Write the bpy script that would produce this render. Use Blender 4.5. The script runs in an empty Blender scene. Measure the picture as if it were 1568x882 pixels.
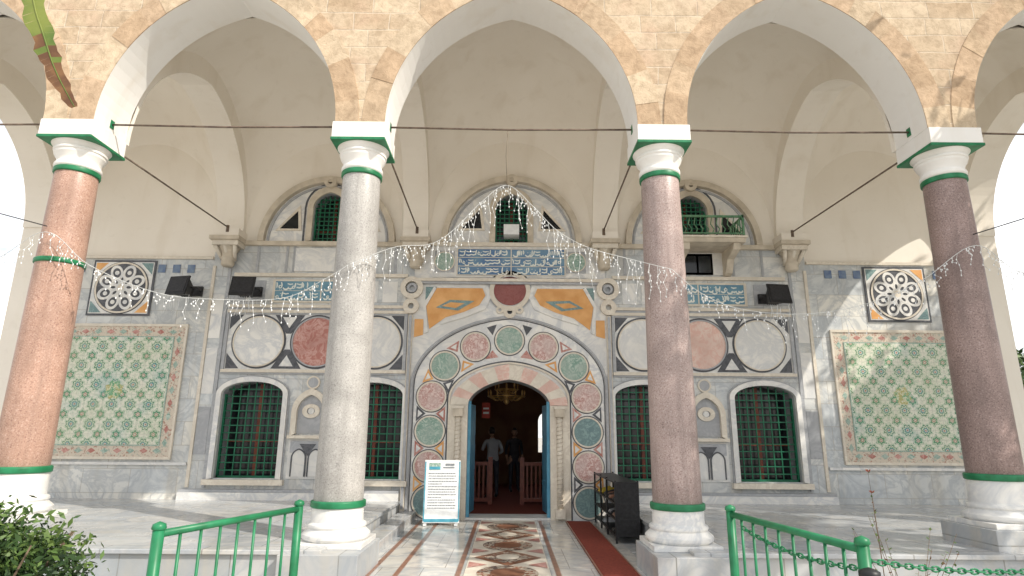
import bpy, bmesh, math, random
from math import sin, cos, pi, sqrt, radians, atan2, acos
from mathutils import Vector, Matrix
from mathutils.geometry import tessellate_polygon
random.seed(7)
sc = bpy.context.scene
COL = sc.collection

# ------------------------------------------------------------ node helpers
def nd(nt, t, ins=None, **kw):
    n = nt.nodes.new(t)
    for k, v in kw.items(): setattr(n, k, v)
    for k, v in (ins or {}).items():
        s = n.inputs[k]
        if isinstance(v, bpy.types.NodeSocket): nt.links.new(v, s)
        else:
            if isinstance(v, (tuple, list)) and len(v) == 3 and s.type == 'RGBA': v = (*v, 1)
            s.default_value = v
    return n
def mt(nt, op, a, b=0.0, c=None):
    ins = {0: a, 1: b}
    if c is not None: ins[2] = c
    return nd(nt, 'ShaderNodeMath', ins, operation=op).outputs[0]
def mixc(nt, f, a, b, blend='MIX'):
    return nd(nt, 'ShaderNodeMix', {0: f, 6: a, 7: b}, data_type='RGBA', blend_type=blend).outputs[2]
def ramp(nt, f, stops, interp='LINEAR'):
    n = nd(nt, 'ShaderNodeValToRGB', {0: f}); cr = n.color_ramp; cr.interpolation = interp
    while len(cr.elements) < len(stops): cr.elements.new(0.5)
    for e, (p, c) in zip(cr.elements, stops):
        e.position = p
        if not isinstance(c, (tuple, list)): c = (c, c, c)
        e.color = (*c, 1)
    return n.outputs[0]
def objc(nt): return nd(nt, 'ShaderNodeTexCoord').outputs['Object']
def plane(nt, pl):
    o = objc(nt)
    if pl == 'xyz': return o
    s = nd(nt, 'ShaderNodeSeparateXYZ', {0: o})
    a, b = {'xz': (0, 2), 'xy': (0, 1), 'yz': (1, 2)}[pl]
    return nd(nt, 'ShaderNodeCombineXYZ', {0: s.outputs[a], 1: s.outputs[b]}).outputs[0]
def noise(nt, v, scale, detail=4, dist=0.0, rough=.5):
    return nd(nt, 'ShaderNodeTexNoise', {'Vector': v, 'Scale': scale, 'Detail': detail, 'Distortion': dist, 'Roughness': rough}).outputs[0]
def newmat(name, rough=.6, metal=0.0, spec=.4):
    m = bpy.data.materials.new(name); m.use_nodes = True
    b = m.node_tree.nodes['Principled BSDF']
    b.inputs['Roughness'].default_value = rough; b.inputs['Metallic'].default_value = metal
    b.inputs['Specular IOR Level'].default_value = spec
    return m, m.node_tree, b
def bump(nt, b, h, strength=.3, dist=.01):
    n = nd(nt, 'ShaderNodeBump', {'Height': h, 'Strength': strength, 'Distance': dist})
    nt.links.new(n.outputs[0], b.inputs['Normal'])
def setc(nt, b, c): nt.links.new(c, b.inputs['Base Color'])

def m_var(name, c1, c2, scale=3, rough=.6, metal=0.0, bmp=0.0, detail=5, lo=.35, hi=.65, dist=0.0):
    m, nt, b = newmat(name, rough, metal)
    o = objc(nt); f = noise(nt, o, scale, detail, dist)
    setc(nt, b, ramp(nt, f, [(lo, c1), (hi, c2)]))
    if bmp: bump(nt, b, noise(nt, o, scale*8, 4), bmp)
    return m
def m_plaster(name, c1, c2):
    m, nt, b = newmat(name, .9, spec=.15)
    o = objc(nt)
    c = ramp(nt, noise(nt, o, .7, 6), [(.35, c1), (.65, c2)])
    st = nd(nt, 'ShaderNodeMapping', {'Vector': o, 'Scale': (2.2, 2.2, .45)}).outputs[0]
    c = mixc(nt, ramp(nt, noise(nt, st, 1.1, 7, .4), [(.54, 0), (.74, .30)]), c, (.66,.58,.46))
    c = mixc(nt, ramp(nt, noise(nt, o, 5.5, 6, .6), [(.6, 0), (.74, .14)]), c, (.6,.54,.45))
    setc(nt, b, c); bump(nt, b, noise(nt, o, 6, 6), .10, .02); return m
def m_marble(name, base, vein, scale=2.0, rough=.35, amt=.5):
    m, nt, b = newmat(name, rough)
    o = objc(nt)
    f = noise(nt, o, scale, 8, 1.6, .6)
    v = ramp(nt, f, [(.40, 0), (.49, amt), (.52, amt*.8), (.60, 0)])
    g = noise(nt, o, scale*.5, 3)
    c = mixc(nt, v, base, vein)
    d = tuple(x*.80 for x in base)
    c2 = mixc(nt, ramp(nt, g, [(.4, 0), (.65, .7)]), c, d)
    setc(nt, b, c2)
    return m
def m_panels(name, pl, c1, c2, mortar, w, h, ms=.006, rough=.4, vein=(.33,.37,.41), vamt=.55, nscale=1.5, bmp=.2, offset=.5):
    m, nt, b = newmat(name, rough)
    o = objc(nt); p = plane(nt, pl)
    br = nd(nt, 'ShaderNodeTexBrick', {'Vector': p, 'Color1': c1, 'Color2': c2, 'Mortar': mortar, 'Scale': 1.0,
            'Mortar Size': ms, 'Mortar Smooth': .2, 'Bias': 0.0, 'Brick Width': w, 'Row Height': h}, offset=offset)
    f = noise(nt, o, nscale, 8, 1.8, .62)
    v = ramp(nt, f, [(.40, 0), (.48, vamt), (.53, vamt*.5), (.62, 0)])
    c = mixc(nt, v, br.outputs[0], vein)
    g = noise(nt, o, .7, 5)
    c = mixc(nt, 1.0, c, ramp(nt, g, [(.3, .80), (.7, 1.06)]), 'MULTIPLY')
    st = nd(nt, 'ShaderNodeMapping', {'Vector': o, 'Scale': (3, 3, .5)}).outputs[0]
    c = mixc(nt, ramp(nt, noise(nt, st, 1.3, 6), [(.52, 0), (.72, .4)]), c, (.48,.43,.34))
    setc(nt, b, c)
    rr = ramp(nt, noise(nt, o, 3, 5), [(.3, rough*.7), (.7, min(1, rough*1.5))])
    nt.links.new(rr, b.inputs['Roughness'])
    bump(nt, b, mt(nt, 'SUBTRACT', 1.0, br.outputs[1]), bmp, .005)
    return m

def m_sandstone(name, tint=(1,1,1)):
    m, nt, b = newmat(name, .92, spec=.12)
    o = objc(nt); p = plane(nt, 'xz')
    dn = nd(nt, 'ShaderNodeTexNoise', {'Vector': p, 'Scale': 3.0, 'Detail': 3.0})
    pd = nd(nt, 'ShaderNodeVectorMath', {0: dn.outputs[1], 1: (.5,.5,.5)}, operation='SUBTRACT').outputs[0]
    pd = nd(nt, 'ShaderNodeVectorMath', {0: pd, 'Scale': .045}, operation='SCALE').outputs[0]
    pp = nd(nt, 'ShaderNodeVectorMath', {0: p, 1: pd}, operation='ADD').outputs[0]
    t = lambda c: tuple(a*b_ for a, b_ in zip(c, tint))
    br = nd(nt, 'ShaderNodeTexBrick', {'Vector': pp, 'Color1': t((.45,.335,.225)), 'Color2': t((.60,.49,.355)), 'Mortar': t((.63,.545,.43)), 'Scale': 1.0,
            'Mortar Size': .010, 'Mortar Smooth': .5, 'Bias': .1, 'Brick Width': .50, 'Row Height': .27}, offset=.43, squash=1.3, squash_frequency=3)
    f = noise(nt, o, 9, 8, .4, .65)
    g = noise(nt, o, 1.1, 6, .3)
    c = mixc(nt, ramp(nt, g, [(.42, 0), (.62, .6)]), br.outputs[0], t((.60,.50,.375)))
    pk = noise(nt, nd(nt, 'ShaderNodeMapping', {'Vector': o, 'Location': (7,3,1)}).outputs[0], 1.9, 4, .3)
    c = mixc(nt, ramp(nt, pk, [(.56, 0), (.70, .35)]), c, t((.50,.34,.25)))
    c = mixc(nt, 1.0, c, ramp(nt, f, [(.3, (.74,.71,.68)), (.6, (1.06,1.05,1.04))]), 'MULTIPLY')
    hol = ramp(nt, noise(nt, o, 38, 3), [(.28, 1), (.36, 0)])
    c = mixc(nt, mt(nt, 'MULTIPLY', hol, .55), c, t((.28,.20,.13)))
    setc(nt, b, c)
    h = mt(nt, 'ADD', mt(nt, 'MULTIPLY', f, .8), mt(nt, 'MULTIPLY', br.outputs[1], -.5))
    bump(nt, b, h, .65, .025)
    return m
def m_vouss(name, c1, c2):
    m, nt, b = newmat(name, .92, spec=.12)
    o = objc(nt); f = noise(nt, o, 9, 8, .4, .65); g = noise(nt, o, 2.0, 5)
    c = ramp(nt, g, [(.38, c1), (.62, c2)])
    c = mixc(nt, 1.0, c, ramp(nt, f, [(.3, (.74,.71,.68)), (.6, (1.06,1.05,1.04))]), 'MULTIPLY')
    hol = ramp(nt, noise(nt, o, 38, 3), [(.28, 1), (.36, 0)])
    c = mixc(nt, mt(nt, 'MULTIPLY', hol, .55), c, (.28,.20,.13))
    setc(nt, b, c); bump(nt, b, f, .65, .025); return m
def m_granite(name, c1, c2, c3):
    m, nt, b = newmat(name, .42, spec=.35)
    o = objc(nt)
    f = noise(nt, o, 62, 4, 0, .6); g = noise(nt, o, 2.2, 6, .5)
    c = ramp(nt, f, [(.34, c3), (.45, c1), (.55, c1), (.66, c2)])
    c = mixc(nt, 1.0, c, ramp(nt, g, [(.3, .76), (.7, 1.12)]), 'MULTIPLY')
    st = nd(nt, 'ShaderNodeMapping', {'Vector': o, 'Scale': (9, 9, .7)}).outputs[0]
    c = mixc(nt, ramp(nt, noise(nt, st, 1, 4), [(.52, 0), (.72, .5)]), c, tuple(x*.55 for x in c1))
    setc(nt, b, c); bump(nt, b, f, .15, .004)
    return m

PLAS = m_plaster('plaster', (.83,.775,.685), (.88,.83,.745))
PLASW = m_plaster('whitewash', (.81,.79,.75), (.87,.855,.82))
SAND = m_sandstone('sandstone_blocks')
VS = [m_vouss('voussoir_%d'%i, c, tuple(x*1.22 for x in c)) for i, c in enumerate([(.47,.36,.25),(.53,.43,.31),(.48,.36,.25),(.44,.325,.22)])]
MW = m_panels('marble_cladding', 'xz', (.80,.79,.74), (.62,.65,.66), (.47,.45,.41), .74, .52)
MWO = m_panels('marble_cladding_outer', 'xz', (.82,.80,.73), (.61,.645,.66), (.50,.47,.42), .9, .44)
MF = m_panels('marble_floor', 'xy', (.60,.59,.56), (.47,.49,.51), (.26,.25,.23), 1.1, .6, .008, .2)
MPF = m_panels('marble_front', 'xz', (.52,.52,.51), (.38,.41,.43), (.26,.26,.24), 1.2, .4, .008, .45)
WM = m_marble('white_marble', (.84,.825,.78), (.48,.51,.55), 1.6, .35, .6)
CM = m_marble('cream_marble', (.78,.72,.61), (.56,.48,.39), 3)
GM = m_marble('grey_marble', (.45,.46,.475), (.24,.26,.29), 3)
DM = m_marble('dark_inlay', (.07,.075,.085), (.18,.18,.2), 4, .4)
RM = m_marble('red_marble', (.45,.18,.145), (.68,.46,.41), 4.5, .35, .7)
RDM = m_marble('deep_red_marble', (.25,.06,.05), (.35,.14,.12), 6, .35, .5)
PM = m_marble('pink_marble', (.74,.47,.39), (.80,.68,.6), 4.5, .35, .8)
PKM = m_marble('pink_white_marble', (.74,.59,.55), (.44,.20,.17), 9, .35, .95)
GRM = m_marble('green_marble', (.46,.56,.49), (.15,.29,.23), 8, .35, .95)
TEM = m_marble('teal_marble', (.25,.37,.36), (.1,.18,.2), 7, .35, .8)
OR = m_var('ochre_inlay', (.66,.32,.10), (.80,.45,.18), 4, .5)
ORW = m_var('tan_stone', (.50,.44,.35), (.65,.58,.47), 5, .7, bmp=.3)
GP = m_var('green_paint', (.012,.14,.055), (.02,.21,.09), 8, .4)
GW = m_var('green_iron', (.004,.10,.048), (.009,.15,.075), 8, .45)
GB = m_var('green_faded', (.07,.2,.1), (.16,.3,.18), 8, .6)
BL = m_var('blue_door_paint', (.07,.27,.42), (.12,.36,.5), 6, .45)
BLK = m_var('black_metal', (.008,.008,.009), (.02,.02,.022), 20, .45)
LENS = m_var('lamp_lens', (.012,.012,.014), (.025,.025,.028), 30, .5)
IRON = m_var('iron_rod', (.10,.07,.055), (.2,.15,.11), 12, .7)
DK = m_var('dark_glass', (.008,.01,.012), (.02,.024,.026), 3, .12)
RW = m_var('red_wood', (.16,.03,.016), (.25,.06,.03), 10, .4)
RC = m_var('red_carpet', (.17,.028,.016), (.24,.045,.026), 30, .95)
WBR = m_var('brown_inlay', (.20,.09,.055), (.32,.16,.1), 10, .3)
WHP = m_var('white_plastic', (.74,.76,.76), (.84,.86,.86), 10, .4)
WIRE = m_var('clear_wire', (.5,.51,.5), (.66,.68,.66), 10, .4)
LB = m_var('sign_blue', (.06,.3,.42), (.1,.4,.5), 10, .5)
TXT = m_var('sign_ink', (.16,.18,.2), (.3,.32,.34), 40, .6)
GOLD = m_var('brass', (.55,.32,.10), (.75,.5,.2), 12, .3, .6)
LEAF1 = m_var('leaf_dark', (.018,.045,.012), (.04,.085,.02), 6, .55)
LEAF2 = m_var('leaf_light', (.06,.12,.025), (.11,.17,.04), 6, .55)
LEAFB = m_var('banana_green', (.07,.12,.015), (.17,.20,.035), 5, .45)
LEAFBR = m_var('banana_brown', (.10,.045,.02), (.20,.10,.04), 9, .7)
BARK = m_var('bark', (.10,.07,.045), (.18,.13,.09), 10, .9, bmp=.6)
RED = m_var('red_petal', (.4,.03,.02), (.55,.08,.05), 10, .6)
DRYRED = m_var('dry_red_leaf', (.28,.05,.03), (.36,.14,.07), 10, .7)
PAV = m_panels('paving', 'xy', (.42,.38,.31), (.50,.46,.39), (.24,.21,.18), .8, .5, .01, .8)
FARW = m_sandstone('far_wall_stone', (1.1,1.1,1.1))

def m_tile():
    m, nt, b = newmat('floral_tiles', .28)
    s = nd(nt, 'ShaderNodeSeparateXYZ', {0: objc(nt)})
    nz = nd(nt, 'ShaderNodeTexNoise', {'Vector': objc(nt), 'Scale': 16.0, 'Detail': 2.0}).outputs[0]
    def cell(off, p):
        wob = mt(nt, 'MULTIPLY', mt(nt, 'SUBTRACT', nz, .5), .08)
        fx = mt(nt, 'SUBTRACT', mt(nt, 'FRACT', mt(nt, 'ADD', mt(nt, 'ADD', mt(nt, 'DIVIDE', s.outputs[0], p), off+40), wob)), .5)
        fz = mt(nt, 'SUBTRACT', mt(nt, 'FRACT', mt(nt, 'ADD', mt(nt, 'ADD', mt(nt, 'DIVIDE', s.outputs[2], p*1.05), off), wob)), .5)
        d = mt(nt, 'SQRT', mt(nt, 'ADD', mt(nt, 'MULTIPLY', fx, fx), mt(nt, 'MULTIPLY', fz, fz)))
        a = mt(nt, 'ARCTAN2', fz, fx)
        return d, a
    P = .36
    W = (.70,.70,.60); G = (.045,.20,.10); B = (.05,.17,.28); LG = (.25,.44,.27); R = (.42,.12,.08)
    d, a = cell(0, P)
    dd = mt(nt, 'MULTIPLY', d, mt(nt, 'ADD', 1.0, mt(nt, 'MULTIPLY', mt(nt, 'COSINE', mt(nt, 'MULTIPLY', a, 8.0)), .15)))
    c = ramp(nt, dd, [(0, R), (.045, W), (.08, B), (.125, LG), (.165, W), (.21, G), (.265, W), (.30, LG), (.32, W)], 'CONSTANT')
    d2, a2 = cell(.5, P)
    dd2 = mt(nt, 'MULTIPLY', d2, mt(nt, 'ADD', 1.0, mt(nt, 'MULTIPLY', mt(nt, 'COSINE', mt(nt, 'MULTIPLY', a2, 6.0)), .2)))
    c2 = ramp(nt, dd2, [(0, W), (.04, R), (.075, W), (.10, G), (.16, LG), (.20, W), (.235, G), (.26, W)], 'CONSTANT')
    c = mixc(nt, mt(nt, 'LESS_THAN', dd2, .275), c, c2)
    vn = ramp(nt, noise(nt, objc(nt), 20, 2), [(.50, 0), (.52, .9), (.56, .9), (.58, 0)])
    c = mixc(nt, mt(nt, 'MULTIPLY', vn, .45), c, (.14,.36,.2))
    g = noise(nt, objc(nt), 1.4, 4)
    c = mixc(nt, ramp(nt, g, [(.45, 0), (.7, .25)]), c, (.48,.50,.30))
    c = mixc(nt, ramp(nt, g, [(.3, .35), (.47, 0)]), c, (.16,.36,.40))
    jx = mt(nt, 'LESS_THAN', mt(nt, 'FRACT', mt(nt, 'ADD', mt(nt, 'DIVIDE', s.outputs[0], .18), 60)), .03)
    jz = mt(nt, 'LESS_THAN', mt(nt, 'FRACT', mt(nt, 'DIVIDE', s.outputs[2], .189)), .03)
    c = mixc(nt, mt(nt, 'MULTIPLY', mt(nt, 'MAXIMUM', jx, jz), .5), c, (.3,.3,.25))
    setc(nt, b, c); return m
TILE = m_tile()
def m_speckpat(name, bg, cols, scale, thr=.52, rough=.4, sx=1, sz=1):
    m, nt, b = newmat(name, rough)
    o = nd(nt, 'ShaderNodeMapping', {'Vector': objc(nt), 'Scale': (sx, 1, sz)}).outputs[0]
    f = noise(nt, o, scale, 2, 1.2)
    k = ramp(nt, f, [(thr-.01, 0), (thr+.01, 1)])
    g = noise(nt, o, scale*.4, 2)
    cc = ramp(nt, g, [(.45, cols[0]), (.55, cols[1])], 'LINEAR')
    setc(nt, b, mixc(nt, k, bg, cc)); return m
TBORD = m_speckpat('tile_border', (.62,.55,.45), [(.42,.25,.19), (.42,.44,.37)], 22, .56)
TMED = m_speckpat('tile_centre', (.62,.62,.46), [(.14,.36,.2), (.42,.40,.16)], 24, .48)
INS = m_var('inscription_blue', (.07,.16,.32), (.16,.29,.40), 3, .3)
INS2 = m_var('inscription_teal', (.09,.22,.32), (.18,.34,.42), 3, .3)
SCRIPT = m_var('glazed_white_script', (.68,.71,.66), (.78,.79,.73), 8, .3)

# ------------------------------------------------------------ mesh builder
class MB:
    def __init__(s): s.v=[]; s.f=[]; s.m=[]; s.sm=[]; s.mats=[]
    def mi(s, m):
        if m not in s.mats: s.mats.append(m)
        return s.mats.index(m)
    def add(s, vs, fs, m, smooth=False):
        o = len(s.v); s.v += [tuple(x) for x in vs]; k = s.mi(m)
        for f in fs: s.f.append([i+o for i in f]); s.m.append(k); s.sm.append(smooth)
    def box(s, x0,x1,y0,y1,z0,z1,m):
        vs=[(x,y,z) for x in (x0,x1) for y in (y0,y1) for z in (z0,z1)]
        s.add(vs,[(0,1,3,2),(4,6,7,5),(0,4,5,1),(2,3,7,6),(0,2,6,4),(1,5,7,3)],m)
    def obox(s, c, sz, R, m):
        hx,hy,hz=[q/2 for q in sz]
        vs=[R@Vector((x,y,z))+Vector(c) for x in (-hx,hx) for y in (-hy,hy) for z in (-hz,hz)]
        s.add(vs,[(0,1,3,2),(4,6,7,5),(0,4,5,1),(2,3,7,6),(0,2,6,4),(1,5,7,3)],m)
    def prism(s, out, d0, d1, m, holes=(), axis='y', side=None, back=False):
        mp={'y':lambda a,b,d:(a,d,b),'x':lambda a,b,d:(d,a,b),'z':lambda a,b,d:(a,b,d)}[axis]
        loops=[out]+list(holes)
        tr=tessellate_polygon([[Vector((p[0],p[1],0)) for p in l] for l in loops])
        fl=[p for l in loops for p in l]
        s.add([mp(p[0],p[1],d0) for p in fl],tr,m)
        if back: s.add([mp(p[0],p[1],d1) for p in fl],tr,m)
        for l in loops:
            n=len(l)
            s.add([mp(p[0],p[1],d0) for p in l]+[mp(p[0],p[1],d1) for p in l],
                  [(i,(i+1)%n,n+(i+1)%n,n+i) for i in range(n)], side or m)
    def strip(s, a, b, d0, d1, m, closed=False, axis='y'):
        mp={'y':lambda p,d:(p[0],d,p[1]),'x':lambda p,d:(d,p[0],p[1]),'z':lambda p,d:(p[0],p[1],d)}[axis]
        n=len(a)
        vs=[mp(p,d0) for p in a]+[mp(p,d0) for p in b]+[mp(p,d1) for p in a]+[mp(p,d1) for p in b]
        fs=[]
        for i in range(n if closed else n-1):
            j=(i+1)%n
            fs+=[(i,j,n+j,n+i),(i,j,2*n+j,2*n+i),(n+i,n+j,3*n+j,3*n+i)]
        if not closed: fs+=[(0,n,3*n,2*n),(n-1,2*n-1,4*n-1,3*n-1)]
        s.add(vs,fs,m)
    def disc(s,cx,cz,r,d0,d1,m,n=40,axis='y'):
        s.prism([(cx+r*cos(2*pi*i/n),cz+r*sin(2*pi*i/n)) for i in range(n)],d0,d1,m,axis=axis)
    def ring(s,cx,cz,r0,r1,d0,d1,m,n=40,sx=1,sz=1,rot=0,axis='y'):
        def P(r):
            o=[]
            for i in range(n):
                a=2*pi*i/n; x=r*cos(a)*sx; z=r*sin(a)*sz
                o.append((cx+x*cos(rot)-z*sin(rot),cz+x*sin(rot)+z*cos(rot)))
            return o
        s.strip(P(r0),P(r1),d0,d1,m,True,axis)
    def lathe(s,prof,cx,cy,m,n=32,cz=0,smooth=True):
        vs=[];fs=[];k=len(prof)
        for r,z in prof:
            vs+=[(cx+r*cos(2*pi*i/n),cy+r*sin(2*pi*i/n),cz+z) for i in range(n)]
        for j in range(k-1):
            for i in range(n):
                fs.append((j*n+i,j*n+(i+1)%n,(j+1)*n+(i+1)%n,(j+1)*n+i))
        fs.append(list(range(n))); fs.append([(k-1)*n+i for i in range(n)])
        s.add(vs,fs,m,smooth)
    def tube(s,pts,r,m,n=6,smooth=True):
        pts=[Vector(p) for p in pts]; vs=[];fs=[];k=len(pts)
        rs=r if isinstance(r,(list,tuple)) else [r]*k
        for j,p in enumerate(pts):
            t=(pts[min(j+1,k-1)]-pts[max(j-1,0)]).normalized()
            u=t.cross(Vector((0,0,1)) if abs(t.z)<.9 else Vector((1,0,0))).normalized(); w=t.cross(u)
            vs+=[p+rs[j]*(cos(2*pi*i/n)*u+sin(2*pi*i/n)*w) for i in range(n)]
        for j in range(k-1):
            for i in range(n): fs.append((j*n+i,j*n+(i+1)%n,(j+1)*n+(i+1)%n,(j+1)*n+i))
        fs.append(list(range(n))); fs.append([(k-1)*n+i for i in range(n)])
        s.add(vs,fs,m,smooth)
    def build(s,name,parent=None,bevel=0):
        me=bpy.data.meshes.new(name); me.from_pydata(s.v,[],s.f)
        for m in s.mats: me.materials.append(m)
        me.polygons.foreach_set('material_index',s.m); me.polygons.foreach_set('use_smooth',s.sm)
        bm=bmesh.new(); bm.from_mesh(me)
        bmesh.ops.recalc_face_normals(bm,faces=bm.faces); bm.to_mesh(me); bm.free()
        ob=bpy.data.objects.new(name,me); COL.objects.link(ob)
        if parent: ob.parent=parent
        if bevel:
            bv=ob.modifiers.new('b','BEVEL'); bv.width=bevel; bv.segments=2; bv.limit_method='ANGLE'
        return ob
def empty(name):
    e=bpy.data.objects.new(name,None); COL.objects.link(e); return e
def arch(cx,a,zs,h,n=16,k=.2):
    L=[]
    if h>=a:
        e=(h*h-a*a)/(2*a); R=a+e; t1=acos(-e/R)
        for i in range(n+1):
            t=pi-i/n*(pi-t1); L.append((e+R*cos(t),R*sin(t)))
    else:
        for i in range(n+1):
            t=i/n*pi/2; x=-a*cos(t); L.append((x,h*((1-k)*sin(t)+k*(1-abs(x)/a))))
    L[-1]=(0,h)
    P=L+[(-x,z) for x,z in reversed(L[:-1])]
    return [(cx+x,zs+z) for x,z in P]
def path(cx,a,z0,zs,h,n=16,k=.2): return [(cx-a,z0)]+arch(cx,a,zs,h,n,k)+[(cx+a,z0)]
def rect(x0,x1,z0,z1): return [(x0,z0),(x1,z0),(x1,z1),(x0,z1)]
def mir(pts,s): return [(p[0]*s,p[1]) for p in pts]
crng=random.Random(3)
def calligraphy(mb,x0,x1,z0,z1,y):
    """Arabic-like brush strokes in relief: stems, bowls, joining baseline, dots."""
    h=z1-z0; x=x0+.02; lw=h*.055; k=0
    def stroke(P,w=1.0):
        n=len(P); A=[];B_=[]
        for i,p in enumerate(P):
            q=P[min(i+1,n-1)]; r=P[max(i-1,0)]; dx,dz=q[0]-r[0],q[1]-r[1]; L=sqrt(dx*dx+dz*dz) or 1
            ww=lw*w*(.55+.9*sin(pi*(i+.5)/n)); A.append((p[0]-dz/L*ww,p[1]+dx/L*ww)); B_.append((p[0]+dz/L*ww,p[1]-dx/L*ww))
        nonlocal k; k+=1
        yy=y-.0005*(k%7); mb.strip(A,B_,yy-.003,y+.002,SCRIPT)
    while x<x1-.05:
        t=crng.random(); b=z0+h*crng.uniform(.22,.4)
        if t<.38:
            stroke([(x,b),(x+.006,z0+h*.6),(x+crng.uniform(-.02,.02),z0+h*crng.uniform(.82,.93))]); x+=crng.uniform(.025,.045)
        elif t<.72:
            r=crng.uniform(.03,.055); stroke([(x+r+r*cos(a),b+r*.9*sin(a)) for a in [pi*(1+i/7)+.15 for i in range(8)]],1.15); x+=2*r*.8
        elif t<.88:
            r=crng.uniform(.018,.028); stroke([(x+r+r*cos(a),b+h*.12+r*sin(a)) for a in [2*pi*i/9 for i in range(10)]],.8); x+=2*r
        else:
            stroke([(x,z0+h*.75),(x+.05,z0+h*.66),(x+.11,z0+h*.72)],.9); stroke([(x,b),(x+.06,b-.01),(x+.11,b+.01)],1.1); x+=.1
        if crng.random()<.5:
            q=(x-.03,z0+h*crng.choice([.12,.6,.72])); mb.strip([(q[0]-.009,q[1]),(q[0],q[1]-.011)],[(q[0],q[1]+.011),(q[0]+.009,q[1])],y-.004,y+.002,SCRIPT)

YW=12.0; PZ=.335; SP=5.6
MOSQUE=empty('mosque_building')

# ------------------------------------------------------------ front arcade wall
ARCH=[(-7.75,1.52),(-3.96,1.61),(0,1.69),(3.96,1.61),(7.75,1.52)]; AH=2.12
mb=MB()
o=[(-10.1,SP)]
for cx,a in ARCH: o+=arch(cx,a,SP,AH,20)
o+=[(10.1,SP),(10.1,9.9),(-10.1,9.9)]
mb.prism(o,7.27,7.93,SAND,side=PLASW)
mb.prism(o,7.93,7.931,PLAS)
for cx,a in ARCH:
    inn=arch(cx,a,SP,AH,20); e=(AH*AH-a*a)/(2*a); R=a+e; w=.31
    out=arch(cx,a+w,SP,sqrt((R+w)**2-e*e),20)
    i=0; last=None
    while i<40:
        st=random.choice([2,3,3,4]); j=min(i+st,40)
        if i<20<j: j=20
        m=random.choice([q for q in VS if q is not last]); last=m
        mb.strip(inn[i:j+1],out[i:j+1],7.264-random.random()*.012,7.27,m); i=j
mb.box(-10.2,10.2,7.1,7.9,9.9,10.1,ORW)
mb.build('arcade_wall',MOSQUE)

# ------------------------------------------------------------ vaults
mb=MB()
BAYS=[(0,1.72),(3.9,1.66),(-3.9,1.66),(7.75,1.62),(-7.75,1.62)]
for cx,ax in BAYS:
    ay=2.035; cy=9.965; R2=ax*ax+ay*ay+.01; n=36; vs=[];fs=[]
    for i in range(n+1):
        for j in range(n+1):
            dx=-ax+2*ax*i/n; dy=-ay+2*ay*j/n
            vs.append((cx+dx,cy+dy,SP+1.26*sqrt(max(0,R2-dx*dx-dy*dy))))
    for i in range(n):
        for j in range(n):
            fs.append((i*(n+1)+j,(i+1)*(n+1)+j,(i+1)*(n+1)+j+1,i*(n+1)+j+1))
    mb.add(vs,fs,PLAS,True)
for s in (-1,1):
    for x0,x1 in ((1.72,2.24),(5.56,6.13)):
        o=[(7.93,SP)]+arch(9.95,1.93,SP,2.22,18)+[(12,SP),(12,9.3),(7.93,9.3)]
        xa,xb=sorted((s*x0,s*x1))
        mb.prism(o,xa,xb,PLAS,axis='x',back=True)
    o=[(7.94,SP)]+arch(9.9,1.75,SP,2.15,18)+[(12.3,SP),(12.3,9.3),(7.94,9.3)]
    xa,xb=sorted((s*9.34,s*9.95))
    mb.prism(o,xa,xb,PLAS,axis='x',back=True)
    mb.box(min(s*9.2,s*9.95),max(s*9.2,s*9.95),11.68,12.9,0,SP-.002,PLAS)
mb.box(-10.1,10.1,7.3,12.6,9.3,9.5,ORW)
mb.build('vaults',MOSQUE)

# ------------------------------------------------------------ back wall
WINX=(2.68,5.02); NX=3.85; UX=3.82
door=path(0,.80,0,2.12,.5,12)
def lw(cx): return path(cx,.60,.72,2.3,.24,8,0)
def uw(cx): return path(cx,.34,5.46,6.2,.34,8)
mb=MB()
wh=[lw(s*x) for s in (-1,1) for x in WINX]
uh=[uw(c) for c in (-UX,0.02,UX)]
outl=[(-9.2,0),(-.8,0)]+door[1:-1]+[(.8,0),(9.2,0),(9.2,9.3),(-9.2,9.3)]
mb.prism(outl,YW,YW+.55,PLAS,holes=wh+uh,side=GM)
mb.build('back_wall',MOSQUE)

# marble cladding ------------------------------------------------------
mb=MB()
T1=YW-.03
for s in (-1,1):
    h=[lw(s*x) for x in WINX]
    xa,xb=sorted((s*1.97,s*6.12))
    mb.prism(rect(xa,xb,PZ,5.40),T1,YW,MW,holes=h)
    xa,xb=sorted((s*6.125,s*9.2))
    mb.prism(rect(xa,xb,PZ,5.04),T1+.008,YW,MWO)
mb.build('marble_cladding_panels',MOSQUE)

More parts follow.
